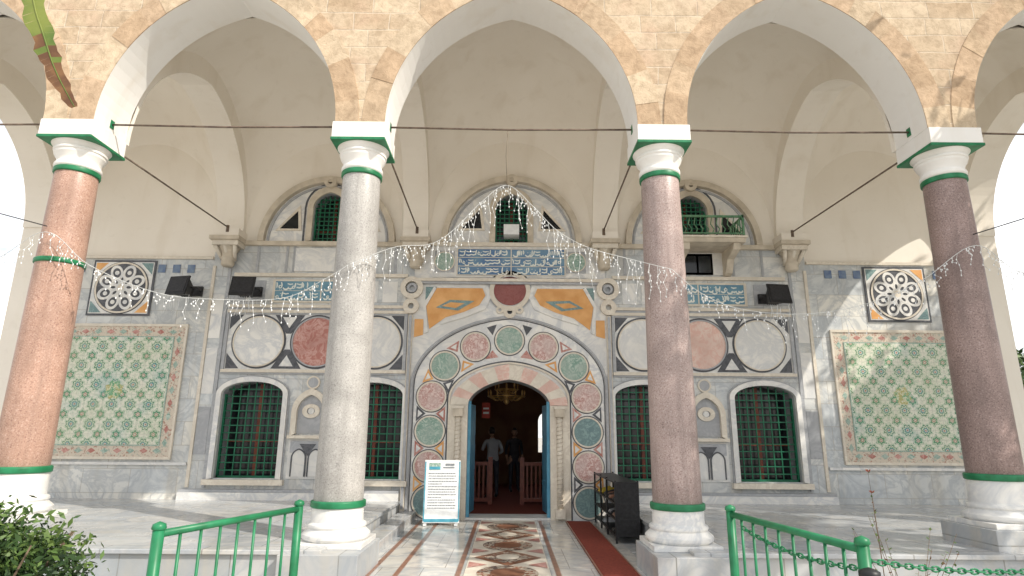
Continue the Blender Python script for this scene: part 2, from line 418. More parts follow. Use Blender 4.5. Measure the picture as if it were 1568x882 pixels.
# portal ---------------------------------------------------------------
mb=MB()
po=[(-1.965,0),(-.8,0)]+door[1:-1]+[(.8,0),(1.965,0),(1.965,5.40),(-1.965,5.40)]
T=YW-.045
mb.prism(po,T,YW,WM)
def pband(a0,a1,z0,zs,h0,h1,t,m,n=20,k=.1):
    mb.strip(path(0,a0,z0,zs,h0,n,k),path(0,a1,z0,zs,h1,n,k),T-t,T,m)
pband(1.90,1.945,.01,2.5,1.36,1.405,.03,GM)
pband(1.865,1.885,.01,2.5,1.325,1.345,.012,DM)
pband(1.19,1.215,.01,2.25,.72,.745,.012,DM)
pband(1.15,1.185,.01,2.25,.68,.715,.03,CM)
circ=[(1.53,.32),(1.53,.97),(1.53,1.62),(1.52,2.28),(1.28,2.88),(.68,3.27)]
cms=[TEM,PKM,GRM,PKM,GRM,PKM]
for s in (-1,1):
    for i,(x,z) in enumerate(circ):
        mm=cms[i] if not(s==1 and i==2) else TEM
        mb.disc(s*x,z,.262,T-.01,T,mm); mb.ring(s*x,z,.262,.292,T-.022,T,CM); mb.ring(s*x,z,.294,.312,T-.008,T,DM)
    mids=[((circ[i][0]+circ[i+1][0])/2,(circ[i][1]+circ[i+1][1])/2) for i in range(5)]
    for i,(x,z) in enumerate(mids):
        dx=circ[i+1][0]-circ[i][0]; dz=circ[i+1][1]-circ[i][1]; L=sqrt(dx*dx+dz*dz); nx,nz=dz/L,-dx/L; tx,tz=dx/L,dz/L
        for sg in (-1,1):
            c1=(x+nx*.10*sg,z+nz*.10*sg); c2=(x+nx*.28*sg+tx*.15,z+nz*.28*sg+tz*.15); c3=(x+nx*.28*sg-tx*.15,z+nz*.28*sg-tz*.15)
            mb.prism(mir([c1,c2,c3],s),T-.006,T,(DM,OR,RM)[(i+(sg>0))%3])
            q=.5; g=((c1[0]+c2[0]+c3[0])/3,(c1[1]+c2[1]+c3[1])/3)
            mb.prism(mir([(g[0]+(p[0]-g[0])*q,g[1]+(p[1]-g[1])*q) for p in (c1,c2,c3)],s),T-.010,T,WM)
mb.disc(0,3.40,.262,T-.012,T,GRM); mb.ring(0,3.40,.262,.292,T-.024,T,CM); mb.ring(0,3.40,.294,.312,T-.009,T,DM)
for sg in (-1,1):
    mb.prism([(sg*.34,3.5),(sg*.26,3.72),(sg*.46,3.66)],T-.006,T,DM)
    mb.prism([(sg*.34,3.20),(sg*.22,3.06),(sg*.48,3.02)],T-.006,T,RM)
ia=arch(0,.80,2.12,.5,12); oa=arch(0,1.148,2.12,.80,12)
for q in range(12):
    mb.strip(ia[2*q:2*q+3],oa[2*q:2*q+3],T-.06-(q%2)*.006,T,PM if q%2 else CM)
for s in (-1,1):
    xa,xb=sorted((s*.80,s*1.148))
    mb.box(xa,xb,T-.05,T,0,2.115,CM)
    mb.tube([(s*.98,T-.08,.22),(s*.98,T-.08,1.9)],.055,CM,14)
    for k in range(22):
        z=.24+k*.075; mb.tube([(s*.98+.056*cos(a),T-.08+.056*sin(a),z+.07*j/8) for j,a in enumerate([2*pi*t/8 for t in range(9)])],.009,ORW,5)
    mb.box(min(s*.89,s*1.07),max(s*.89,s*1.07),T-.16,T,1.9,2.05,ORW); mb.box(min(s*.87,s*1.09),max(s*.87,s*1.09),T-.17,T,2.05,2.10,CM)
    mb.box(min(s*.89,s*1.07),max(s*.89,s*1.07),T-.16,T,.05,.22,CM)
for s in (-1,1):
    t=T-.014
    mb.prism(mir([(-1.62,3.62),(-1.70,4.1),(-1.5,4.47),(-.56,4.47),(-.5,4.32),(-.62,4.12),(-.92,3.98),(-1.3,3.86)],s),t,T,OR)
    mb.prism(mir([(-1.5,4.06),(-1.22,4.22),(-.72,4.2),(-1.05,4.0)],s),t-.008,T,TEM)
    mb.prism(mir([(-1.38,4.09),(-1.2,4.17),(-.92,4.15),(-1.1,4.05)],s),t-.013,T,OR)
    mb.prism(mir([(-1.5,4.49),(-1.72,4.49),(-1.72,4.22)],s),t+.004,T,TEM)
    mb.prism(mir([(-1.92,3.45),(-1.92,3.82),(-1.74,3.82),(-1.74,3.5)],s),t,T,OR)
    mb.strip(mir([(-1.72,3.52),(-1.76,4.1),(-1.55,4.5)],s),mir([(-1.64,3.56),(-1.70,4.08),(-1.50,4.46)],s),t-.02,T,WM)
    mb.strip(mir([(-.52,4.5),(-.46,4.3),(-.56,4.09),(-.9,3.93),(-1.4,3.77)],s),mir([(-.44,4.5),(-.38,4.28),(-.5,4.03),(-.88,3.87),(-1.4,3.71)],s),t-.02,T,WM)
mb.prism([(.33*cos(a)*1.0,4.42+.30*sin(a)) for a in [2*pi*i/40 for i in range(40)]],T-.02,T,RDM)
mb.ring(0,4.42,.33,.42,T-.035,T,CM); mb.ring(0,4.42,.425,.45,T-.02,T,GM)
mb.ring(0,3.98,.05,.13,T-.04,T,CM); mb.disc(0,3.98,.05,T-.02,T,DM)
mb.ring(-.2,4.02,.03,.08,T-.03,T,CM,24); mb.ring(.2,4.02,.03,.08,T-.03,T,CM,24)
mb.box(-1.9,1.9,T-.10,T,4.60,4.66,CM); mb.box(-1.86,1.86,T-.07,T,4.55,4.598,GM)
mb.box(-1.60,1.60,T-.02,T,4.70,5.36,WM)
mb.box(-1.08,1.12,T-.035,T-.02,4.75,5.30,INS)
for za,zb in ((4.755,4.925),(4.94,5.11),(5.13,5.295)):
    for xa,xb in ((-1.07,0.0),(.04,1.11)): calligraphy(mb,xa,xb,za,zb,T-.035)
for s in (-1,1):
    xa,xb=sorted((s*1.15,s*1.56)); mb.box(xa,xb,T-.03,T-.02,4.80,5.26,GM)
    mb.disc(s*1.355,5.03,.19,T-.04,T-.03,GRM); mb.ring(s*1.355,5.03,.19,.21,T-.05,T-.03,CM)
for z in (4.745,4.932,5.12,5.305): mb.box(-1.09,1.13,T-.042,T-.034,z-.006,z+.006,CM)
for s in (-1.09,.02,1.13): mb.box(s-.01,s+.01,T-.0425,T-.034,4.74,5.31,CM)
mb.box(-1.66,1.66,T-.07,T,5.36,5.44,CM)
for s in (-1,1):
    xa,xb=sorted((s*1.955,s*2.04)); mb.box(xa,xb,T-.06,YW,0,3.9,CM)
    xa,xb=sorted((s*1.97,s*2.02)); mb.box(xa,xb,T-.085,YW-.03,.2,3.88,GM)
    mb.ring(s*2.0,4.46,.13,.23,T-.09,YW-.02,CM); mb.ring(s*2.0,4.46,.05,.10,T-.06,YW-.02,GM)
    mb.ring(s*2.0,4.08,.06,.16,T-.08,YW-.02,CM)
mb.build('portal',MOSQUE)

# side bays -----------------------------------------------------------
def side_bay(s):
    mb=MB(); T=T1
    X=lambda x:s*x
    def B(x0,x1,t,z0,z1,m,tb=0): xa,xb=sorted((s*x0,s*x1)); mb.box(xa,xb,T-t,T-tb,z0,z1,m)
    B(2.08,5.66,.012,2.76,3.92,WM)
    for z in (2.72,3.92): B(2.06,5.70,.06,z,z+.06,CM); B(2.06,5.70,.04,z-.03,z-.002,GM)
    B(2.06,2.11,.05,2.782,3.915,GM); B(5.65,5.70,.05,2.782,3.915,GM)
    cs=[(2.68,WM),(3.85,RM if s<0 else PM),(5.02,WM)]
    for i,(x,m) in enumerate(cs):
        mb.disc(X(x),3.34,.485,T-.025-(.01 if i!=1 else 0),T,m,56)
        mb.ring(X(x),3.34,.485,.51,T-.045,T,CM if i!=1 else GM,56); mb.ring(X(x),3.34,.512,.545,T-.02,T,DM,56)
    for x in (2.68+.585,3.85+.585):
        for z0,z1 in ((2.80,3.18),(3.88,3.50)):
            mb.prism(mir([(x-.30,z0),(x+.30,z0),(x+.05,z1),(x-.05,z1)],s),T-.018,T,DM)
            mb.prism(mir([(x-.14,z0+(z1-z0)*.12),(x+.14,z0+(z1-z0)*.12),(x,z0+(z1-z0)*.7)],s),T-.024,T,WM)
    for x,d in ((2.13,1),(5.63,-1)):
        for z0,z1 in ((2.80,3.1),(3.88,3.58)):
            mb.prism(mir([(x,z0),(x+d*.26,z0),(x,z1)],s),T-.018,T,DM)
    for x in WINX:
        mb.strip(path(X(x),.602,.72,2.3,.24,8,0),path(X(x),.70,.70,2.3,.34,8,0),T-.07,T,WM)
        mb.strip(path(X(x),.705,.70,2.3,.345,8,0),path(X(x),.725,.70,2.3,.365,8,0),T-.035,T,GM)
        B(x-.76,x+.76,.12,.60,.70,CM)
    nin=path(X(NX),.26,1.55,1.95,.34,10); nou=path(X(NX),.36,1.50,1.95,.46,10)
    mb.prism(nin,T-.015,T,GM)
    mb.strip(nin,nou,T-.10,T,CM)
    mb.ring(X(NX),1.98,.08,.17,T-.05,T,CM,24,1,.8); mb.disc(X(NX),1.98,.06,T-.03,T,WM,20)
    B(NX-.40,NX+.40,.12,1.46,1.52,CM)
    B(NX-.38,NX+.38,.03,.72,1.45,WM)
    mb.prism(rect(*sorted((X(NX-.34),X(NX+.34))),1.20,1.42),T-.045,T,GM)
    for d in (-.16,.16):
        mb.prism(path(X(NX)+d,.12,.76,1.1,.15,6),T-.05,T,WM)
        mb.strip(path(X(NX)+d,.12,.76,1.1,.15,6),path(X(NX)+d,.145,.76,1.1,.175,6),T-.06,T,DM)
    mb.prism([(X(NX)-.16,1.36),(X(NX)+.16,1.36),(X(NX),1.14)],T-.055,T,DM)
    mb.disc(X(NX)+.0,2.53,.10,T-.04,T,GM,24); mb.ring(X(NX),2.53,.10,.13,T-.05,T,CM,24)
    B(NX-1.0,NX+1.0,.03,4.14,4.62,CM); B(NX-.95,NX+.95,.045,4.18,4.58,INS2)
    xl=min(X(NX-.95),X(NX+.95))
    for za,zb in ((4.185,4.375),(4.385,4.575)):
        for q in (0,.97): calligraphy(mb,xl+.02+q,xl+.92+q,za,zb,T-.045)
    B(NX-.95,NX+.95,.05,4.376,4.384,CM)
    for d in (-.95,-.0,.95): B(NX+d-.012,NX+d+.012,.052,4.17,4.59,CM)
    B(2.1,5.7,.05,4.03,4.09,CM); B(2.1,5.7,.03,3.985,4.028,GM)
    for x in (2.3,2.7,5.0,5.4): B(x,x+.3,.012,4.16,4.60,(GM,WM)[int(x*10)%2])
    B(2.1,5.65,.06,4.68,4.75,CM)
    for x in (2.4,3.0,3.15,4.5,4.65,5.25): B(x-.05,x,.014,4.78,5.34,GM)
    B(2.1,5.65,.09,5.34,5.43,ORW)
    B(3.2,4.45,.02,4.80,5.30,WM)
    mb.prism(arch(X(UX),1.38,5.43,1.38,20),T-.0,YW+.0,WM,holes=[uw(X(UX))])
    mb.strip(arch(X(UX),1.30,5.43,1.31,20),arch(X(UX),1.42,5.43,1.44,20),T-.12,YW,ORW)
    mb.strip(arch(X(UX),1.22,5.43,1.23,20),arch(X(UX),1.26,5.43,1.27,20),T-.03,YW,GM)
    mb.strip(path(X(UX),.342,5.46,6.2,.34,8),path(X(UX),.46,5.44,6.2,.47,8),T-.05,T,ORW)
    mb.strip(path(X(UX),.50,5.44,6.2,.52,8),path(X(UX),.53,5.44,6.2,.55,8),T-.02,T,DM)
    mb.ring(X(UX),6.74,.05,.13,T-.14,T,ORW,20)
    for d in (-1,1):
        mb.prism([(X(UX)+d*.62,5.72),(X(UX)+d*1.02,5.72),(X(UX)+d*.66,6.12)],T-.012,T,DK)
        mb.strip([(X(UX)+d*.56,5.68),(X(UX)+d*1.1,5.68),(X(UX)+d*.62,6.24),(X(UX)+d*.56,5.68)],[(X(UX)+d*.62,5.72),(X(UX)+d*1.02,5.72),(X(UX)+d*.66,6.12),(X(UX)+d*.62,5.72)],T-.03,T,CM)
    mb.box(min(X(2.06),X(6.2)),max(X(2.06),X(6.2)),YW-.16,YW-.028,PZ,.47,WM)
    mb.box(min(X(2.06),X(6.2)),max(X(2.06),X(6.2)),YW-.12,YW-.028,.472,.52,GM)
    for x0,x1,m in ((5.74,5.80,GM),(6.06,6.12,CM)): B(x0,x1,.03,.55,4.9,m)
    for z in (1.15,2.3,3.4): B(5.82,6.05,.010,z,z+.9,GM if z<2 else WM)
    B(6.50,8.97,.03,1.10,3.62,TBORD); B(6.72,8.75,.04,1.32,3.40,TILE,.028)
    for k in range(9):
        z=1.36+k*.25
        for xx in (6.61,8.86): mb.prism([(X(xx)-.05,z),(X(xx),z-.08),(X(xx)+.05,z),(X(xx),z+.08)],T-.034,T-.028,RM if k%2 else GRM)
    for k in range(9):
        xx=6.74+k*.25
        for z in (1.21,3.51): mb.prism([(X(xx)-.08,z),(X(xx),z-.05),(X(xx)+.08,z),(X(xx),z+.05)],T-.034,T-.028,RM if k%2 else GRM)
    for a,b_,c,d in ((6.46,9.0,1.05,1.10),(6.46,9.0,3.62,3.67)): B(a,b_,.05,c,d,CM)
    B(6.46,6.50,.045,1.10,3.62,CM); B(8.97,9.0,.045,1.10,3.62,CM)
    for x0,x1,z0,z1 in ((6.70,8.77,1.30,1.32),(6.70,8.77,3.40,3.42),(6.70,6.72,1.32,3.40),(8.75,8.77,1.32,3.40)): B(x0,x1,.043,z0,z1,GRM,.028)
    star=[(X(7.735)+(.20 if i%2 else .15)*cos(pi*i/8),2.36+(.20 if i%2 else .15)*sin(pi*i/8)) for i in range(16)]
    mb.prism(star,T-.042,T-.03,TMED)
    cx,cz=7.93,4.42; w,h=.64,.58
    B(cx-w,cx+w,.02,cz-h,cz+h,DM); B(cx-w+.04,cx+w-.04,.026,cz-h+.04,cz+h-.04,WM)
    for sx in (-1,1):
        for sz in (-1,1):
            mb.prism([(X(cx)+sx*(w-.06),cz+sz*(h-.06)),(X(cx)+sx*(w-.30),cz+sz*(h-.06)),(X(cx)+sx*(w-.06),cz+sz*(h-.30))],T-.032,T,OR if sx*sz*s>0 else TEM)
    mb.disc(X(cx),cz,.55,T-.038,T,DM,48); mb.ring(X(cx),cz,.50,.535,T-.05,T,CM,48)
    for i in range(8):
        a=2*pi*i/8+pi/8
        mb.ring(X(cx)+.33*cos(a),cz+.33*sin(a),.095,.15,T-.046-.001*(i%2),T,WM,16,1.1,.85,a)
        mb.disc(X(cx)+.33*cos(a),cz+.33*sin(a),.045,T-.044,T,WM,10)
        a+=pi/8
        mb.ring(X(cx)+.16*cos(a),cz+.16*sin(a),.04,.085,T-.049-.001*(i%2),T,WM,14,1.3,.7,a)
    mb.disc(X(cx),cz,.07,T-.052,T,CM,16)
    for x in (6.5,6.8,7.1): B(x,x+.15,.01,4.75,4.92,LBT)
    for x in (8.75,9.0): B(x,x+.12,.01,4.75,4.92,LBT)
    B(6.14,9.2,.03,5.04,5.10,CM)
    B(6.14,9.2,.05,.95,1.0,WM)
    mb.build('side_bay_decoration',MOSQUE)
LBT=m_var('small_blue_tile',(.10,.15,.28),(.2,.27,.36),9,.4)
for s in (-1,1): side_bay(s)

# centre upper arch ----------------------------------------------------
mb=MB(); T=T1; c=.02
mb.prism(arch(c,1.40,5.44,1.42,20),T,YW,WM,holes=[uw(c)])
mb.strip(arch(c,1.34,5.44,1.36,20),arch(c,1.46,5.44,1.49,20),T-.12,YW,ORW)
mb.strip(arch(c,1.25,5.44,1.27,20),arch(c,1.29,5.44,1.31,20),T-.03,YW,GM)
mb.strip(path(c,.342,5.46,6.2,.34,8),path(c,.46,5.445,6.2,.47,8),T-.05,T,ORW)
mb.ring(c,6.82,.05,.13,T-.14,T,ORW,20)
for d in (-1,1):
    mb.prism([(c+d*.62,5.76),(c+d*1.05,5.76),(c+d*.68,6.18)],T-.012,T,DK)
    mb.strip([(c+d*.56,5.72),(c+d*1.14,5.72),(c+d*.64,6.3),(c+d*.56,5.72)],[(c+d*.62,5.76),(c+d*1.05,5.76),(c+d*.68,6.18),(c+d*.62,5.76)],T-.03,T,CM)
mb.box(c-.16,c+.16,T-.2,T+.2,5.58,5.80,WHP)
for x in (-5.78,-1.93,1.93,5.78):
    mb.box(x-.30,x+.30,YW-.45,YW,5.36,5.44,ORW); mb.box(x-.26,x+.26,YW-.38,YW,5.26,5.358,CM)
    mb.lathe([(.10,4.86),(.13,4.9),(.12,4.98),(.15,5.02),(.12,5.06),(.14,5.14),(.22,5.26)],x,YW-.16,ORW,20)
    mb.box(x-.26,x+.26,YW-.40,YW,5.44,5.6,PLAS)
    for k in (-.2,0,.2): mb.tube([(x+k,YW-.36,5.25),(x+k*.8,YW-.25,5.12),(x+k*.6,YW-.12,5.0)],.04,CM,8)
mb.build('upper_centre_arch',MOSQUE)

# window grilles -------------------------------------------------------
def grille(cx,a,z0,zs,h,nx,nz,name):
    mb=MB(); y=YW+.10
    def top(x):
        t=min(1,abs(x-cx)/a); return zs+h*sqrt(max(0,1-t*t))
    for i in range(1,nx):
        x=cx-a+2*a*i/nx; mb.box(x-.010,x+.010,y-.010,y+.010,z0,top(x),GW)
    for j in range(1,nz+1):
        z=z0+(zs+h-z0)*j/(nz+1)
        hw=a if z<zs else a*sqrt(max(0,1-((z-zs)/h)**2))
        mb.box(cx-hw,cx+hw,y-.016,y+.005,z-.010,z+.010,GW)
    mb.box(cx-a,cx-a+.035,y-.03,y+.03,z0,zs,GW); mb.box(cx+a-.035,cx+a,y-.03,y+.03,z0,zs,GW); mb.box(cx-a,cx+a,y-.03,y+.03,z0,z0+.04,GW)
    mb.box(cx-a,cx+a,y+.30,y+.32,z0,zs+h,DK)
    mb.box(cx-.03,cx+.03,y+.26,y+.299,z0,zs+h-.02,RW); mb.box(cx-a,cx+a,y+.262,y+.298,z0+.42*(zs-z0),z0+.42*(zs-z0)+.04,RW)
    mb.build(name,MOSQUE)
for s in (-1,1):
    for x in WINX: grille(s*x,.60,.72,2.3,.24,8,12,'window_grille')
for cc in (-UX,.02,UX): grille(cc,.34,5.46,6.2,.32,7,10,'upper_window_grille')

# balcony --------------------------------------------------------------
mb=MB()
mb.box(3.25,4.62,11.2,YW-.03,5.27,5.36,ORW); mb.box(3.22,4.66,11.17,YW-.03,5.362,5.40,CM)
for x in (3.4,4.4):
    mb.prism([(11.25,5.268),(11.97,5.268),(11.97,4.75),(11.8,4.8),(11.65,5.05),(11.3,5.15)],x,x+.14,ORW,axis='x',back=True)
for x in (3.27,4.6):
    mb.box(x-.02,x+.02,11.2,11.24,5.40,5.84,GB); mb.box(x-.015,x+.015,11.2,YW-.03,5.78,5.82,GB)
    for k in range(1,6): mb.box(x-.01,x+.01,11.24+k*.12,11.26+k*.12,5.4,5.79,GB)
mb.box(3.25,4.62,11.2,11.24,5.785,5.825,GB); mb.box(3.25,4.62,11.205,11.235,5.44,5.465,GB)
for k in range(12):
    x=3.33+k*.11; mb.tube([(x,11.22,5.46),(x+.035,11.22,5.54),(x-.03,11.22,5.64),(x,11.22,5.79)],.011,GB,5)
mb.box(3.55,4.2,T1-.02,T1,4.80,5.25,GB); mb.box(3.6,3.86,T1-.03,T1-.018,4.84,5.2,DK); mb.box(3.9,4.16,T1-.03,T1-.018,4.84,5.2,DK)
mb.build('balcony',MOSQUE)

# interior hall --------------------------------------------------------
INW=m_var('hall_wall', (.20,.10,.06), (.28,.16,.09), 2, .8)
mb=MB()
mb.box(-6.2,6.2,12.55,20.3,-.06,.002,RC)
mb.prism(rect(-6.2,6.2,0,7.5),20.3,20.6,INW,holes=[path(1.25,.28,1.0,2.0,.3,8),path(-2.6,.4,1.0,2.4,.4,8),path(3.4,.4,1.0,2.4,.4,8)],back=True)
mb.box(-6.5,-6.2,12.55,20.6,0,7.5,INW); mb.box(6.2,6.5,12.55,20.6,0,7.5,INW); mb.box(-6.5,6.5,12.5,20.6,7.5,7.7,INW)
for x0,x1 in ((-1.6,-.42),(.32,1.7)):
    mb.box(x0,x1,14.6,14.68,.86,.94,RW); mb.box(x0,x1,14.6,14.68,.06,.14,RW)
    for k in range(int((x1-x0)/.1)+1): mb.box(x0+k*.1,x0+k*.1+.04,14.62,14.66,.14,.86,RW)
    for x in (x0,x1): mb.box(x-.05,x+.05,14.57,14.71,.0,1.05,RW)
for x in (-2.0,2.0): mb.box(x-.25,x+.25,16.8,17.3,0,7.5,INW)
mb.box(-1.9,1.9,16.9,17.2,3.0,3.3,RW)
mb.build('prayer_hall_interior',MOSQUE)
mb=MB()
for s in (-1,1):
    xa,xb=sorted((s*.74,s*.797)); mb.box(xa,xb,12.0,12.1,0.02,2.2,BL)
    R=Matrix.Rotation(radians(6)*s,3,'Z')
    mb.obox((s*.79,12.95,1.1),(.05,.8,2.15),R,BL)
    for z in (.4,1.1,1.8): mb.obox((s*.755,12.95,z),(.02,.6,.5),R,BL)
mb.box(-.8,.8,11.9,12.5,0.012,.05,WM)
mb.build('blue_doors',MOSQUE)

# ------------------------------------------------------------ terraces, path, ground
mb=MB(); mb.box(-250,250,-200,300,-.5,-.004,PAV); mb.build('ground')
for s in (-1,1):
    mb=MB()
    xa,xb=sorted((s*2.05,s*10.4))
    mb.box(xa,xb,7.02,YW+.2,-.01,PZ-.05,MPF); xa2,xb2=sorted((s*2.02,s*10.43)); mb.box(xa2,xb2,6.98,YW+.002,PZ-.05,PZ,MF)
    if s<0: mb.box(-2.02,-1.72,8.1,11.9,0,.16,MF)
    mb.build('marble_terrace',None,.008)
mb=MB()
mb.box(-2.0,2.0,2.2,YW+.0,-.003,.004,MF)
WMF=m_panels('path_marble','xy',(.72,.69,.63),(.62,.60,.55),(.34,.3,.26),.5,1.3,.007,.16)
def sh(x0,x1,y0,y1,z,m): mb.add([(x0,y0,z),(x1,y0,z),(x1,y1,z),(x0,y1,z)],[(0,1,2,3)],m)
sh(-1.6,1.7,2.4,11.9,.008,WMF)
for x in (-.6,.56,-1.3,-1.62): sh(x,x+.06,2.4,11.9,.012,WBR)
sh(-.5,.5,2.4,11.9,.012,CM)
k=0; y=3.0
MOS=m_speckpat('mosaic',(.58,.5,.4),[(.3,.13,.08),(.2,.16,.14)],13,.5,.2)
while y<11.6:
    if k%2==0:
        mb.add([(-.44,y,.016),(0,y-.5,.016),(.44,y,.016),(0,y+.5,.016)],[(0,1,2,3)],WBR)
        mb.add([(-.34,y,.02),(0,y-.39,.02),(.34,y,.02),(0,y+.39,.02)],[(0,1,2,3)],MOS)
        n=20; mb.add([(.15*cos(2*pi*i/n),y+.18*sin(2*pi*i/n),.024) for i in range(n)],[list(range(n))],CM)
    else:
        n=28; mb.add([(.36*cos(2*pi*i/n),y+.42*sin(2*pi*i/n),.016) for i in range(n)],[list(range(n))],MOS)
        mb.add([(.2*cos(2*pi*i/n),y+.24*sin(2*pi*i/n),.02) for i in range(n)],[list(range(n))],WBR)
    for sx in (-1,1): mb.add([(sx*.48,y+.28,.017),(sx*.48,y+.62,.017),(sx*.25,y+.45,.017)],[(0,1,2)],RM)
    y+=.9; k+=1
mb.build('marble_path')
mb=MB(); mb.box(1.06,1.52,5.2,11.75,.014,.026,RC)
for x in (1.06,1.50): mb.box(x,x+.02,5.2,11.75,.026,.029,WBR)
mb.build('red_carpet')

# ------------------------------------------------------------ columns
GR=[m_granite('granite_red',(.46,.29,.22),(.58,.42,.35),(.26,.14,.11)),
    m_granite('granite_grey',(.43,.415,.39),(.54,.53,.51),(.27,.26,.25)),
    m_granite('granite_rose',(.40,.31,.285),(.52,.44,.41),(.22,.155,.145)),
    m_granite('granite_brown',(.31,.225,.205),(.43,.34,.32),(.16,.11,.10))]
def column(x,g):
    mb=MB(); y=7.6; inner=abs(x)<3
    if inner: mb.box(x-.43,x+.43,y-.70,y+.43,-.002,.30,MPF); b=.30
    else: mb.box(x-.45,x+.45,y-.45,y+.45,PZ-.002,.56,MPF); b=.56
    mb.box(x-.39,x+.39,y-.39,y+.39,b,b+.06,WM)
    rt=.72 if inner else 1.08
    mb.lathe([(.37,b+.06),(.395,b+.09),(.395,b+.13),(.35,b+.17),(.33,b+.19),(.345,b+.21),(.34,b+.24),(.305,b+.26),(.30,rt)],x,y,WM,40)
    mb.lathe([(.31,rt-.005),(.322,rt+.005),(.322,rt+.065),(.31,rt+.075)],x,y,GP,40)
    z0=rt+.07
    prof=[(.29-.04*(k/12)**1.3,z0+(4.93-z0)*k/12) for k in range(13)]
    mb.lathe(prof,x,y,g,40)
    mb.lathe([(.262,4.92),(.272,4.93),(.272,4.985),(.262,4.99)],x,y,GP,40)
    mb.lathe([(.25,4.98),(.275,5.01),(.275,5.05),(.252,5.08),(.262,5.13),(.30,5.19),(.30,5.22),(.315,5.23),(.315,5.26),(.29,5.265),(.33,5.31),(.35,5.335)],x,y,PLASW,40)
    mb.box(x-.36,x+.36,7.235,7.965,5.335,5.375,GP)
    mb.box(x-.35,x+.35,7.245,7.955,5.375,5.60,PLASW)
    if x<-5 and x>-6:
        mb.lathe([(.268,3.66),(.285,3.67),(.285,3.72),(.268,3.73)],x,y,GP,40)
    return mb.build('stone_column',None,.006)
for x,g in ((-9.6,0),(-5.9,0),(-2.03,1),(2.03,2),(5.92,3),(9.6,1)): column(x,GR[g])

for s in (-1,1):
    for x in (2.0,5.85):
        mb=MB(); mb.tube([(s*(x-.22 if x<3 else x-.15),7.97,5.5),(s*(x-.1),11.6,5.62)],.014,IRON,8)
        mb.tube([(s*(x-.1),11.6,5.66),(s*(x-.1),11.6,5.52)],.03,IRON,8); mb.build('tie_rod')
for x0,x1 in ((-9.3,-6.2),(-5.6,-2.33),(-1.72,1.72),(2.33,5.6),(6.2,9.3)):
    mb=MB(); mb.tube([(x0,7.62,5.72),((x0+x1)/2,7.62,5.70),(x1,7.62,5.72)],.014,IRON,8)
    for x in (x0,x1): mb.box(x-.04,x+.04,7.58,7.66,5.66,5.78,GP)
    mb.build('tie_rod')

# ------------------------------------------------------------ string lights
def lights(pts,name,drop=.30,dens=.085):
    mb=MB(); P=[Vector(p) for p in pts]
    S=[]
    for i in range(len(P)-1):
        p0=P[max(i-1,0)];p1=P[i];p2=P[i+1];p3=P[min(i+2,len(P)-1)]
        for k in range(8):
            t=k/8; S.append(.5*((2*p1)+(-p0+p2)*t+(2*p0-5*p1+4*p2-p3)*t*t+(-p0+3*p1-3*p2+p3)*t**3))
    S.append(P[-1])
    mb.tube(S,.004,WIRE,5)
    acc=0
    for i in range(len(S)-1):
        d=(S[i+1]-S[i]).length; acc+=d
        while acc>dens:
            acc-=dens; q=S[i].lerp(S[i+1],random.random()); L=drop*random.choice([.2,.4,.7,1,1.2])*(.6+.6*random.random())
            pts2=[q]
            for j in range(1,5): pts2.append(q+Vector((random.uniform(-.03,.03),random.uniform(-.03,.03),-L*j/4)))
            mb.tube(pts2,.003,WIRE,4)
            for j in range(1,5):
                c=pts2[j]; r=.010
                mb.add([c+Vector(v)*r for v in ((1,0,0),(-1,0,0),(0,1,0),(0,-1,0),(0,0,1.6),(0,0,-1.6))],[(0,2,4),(2,1,4),(1,3,4),(3,0,4),(2,0,5),(1,2,5),(3,1,5),(0,3,5)],WHP)
    return mb.build(name)
lights([(-9.3,7.28,4.05),(-7.8,7.3,3.5),(-6.6,7.3,3.62),(-5.9,7.26,4.02),(-5.3,7.3,3.6),(-4.4,7.3,3.25),(-3.6,7.3,3.17),(-2.8,7.3,3.2),(-2.3,7.28,3.45),(-2.03,7.26,3.62)],'string_lights')
lights([(-2.03,7.26,3.62),(-1.5,7.4,3.9),(-1.05,7.5,3.98),(-.75,7.55,4.2),(-.4,7.58,4.6),(-.05,7.6,4.86),(.3,7.58,4.55),(.62,7.55,4.2),(1.0,7.5,3.96),(1.5,7.4,3.78),(2.03,7.26,3.60)],'string_lights',.42,.05)
lights([(2.03,7.26,3.60),(2.4,7.3,3.3),(2.9,7.3,3.1),(3.7,7.3,3.05),(4.5,7.3,3.2),(5.2,7.3,3.5),(5.92,7.26,3.95),(6.5,7.3,3.6),(7.8,7.3,3.4),(9.3,7.3,4.0)],'string_lights')
mb=MB(); mb.tube([(-.05,7.62,5.71),(-.07,7.62,5.3),(-.05,7.6,4.86)],.004,IRON,5); mb.build('hanging_wire')
mb=MB(); mb.tube([(-9.2,7.1,5.0),(-7.5,7.15,4.5),(-5.9,7.27,4.1)],.007,BLK,5); mb.tube([(5.92,7.27,4.1),(7.5,7.2,4.6),(9.2,7.1,5.1)],.007,BLK,5); mb.build('power_cable')

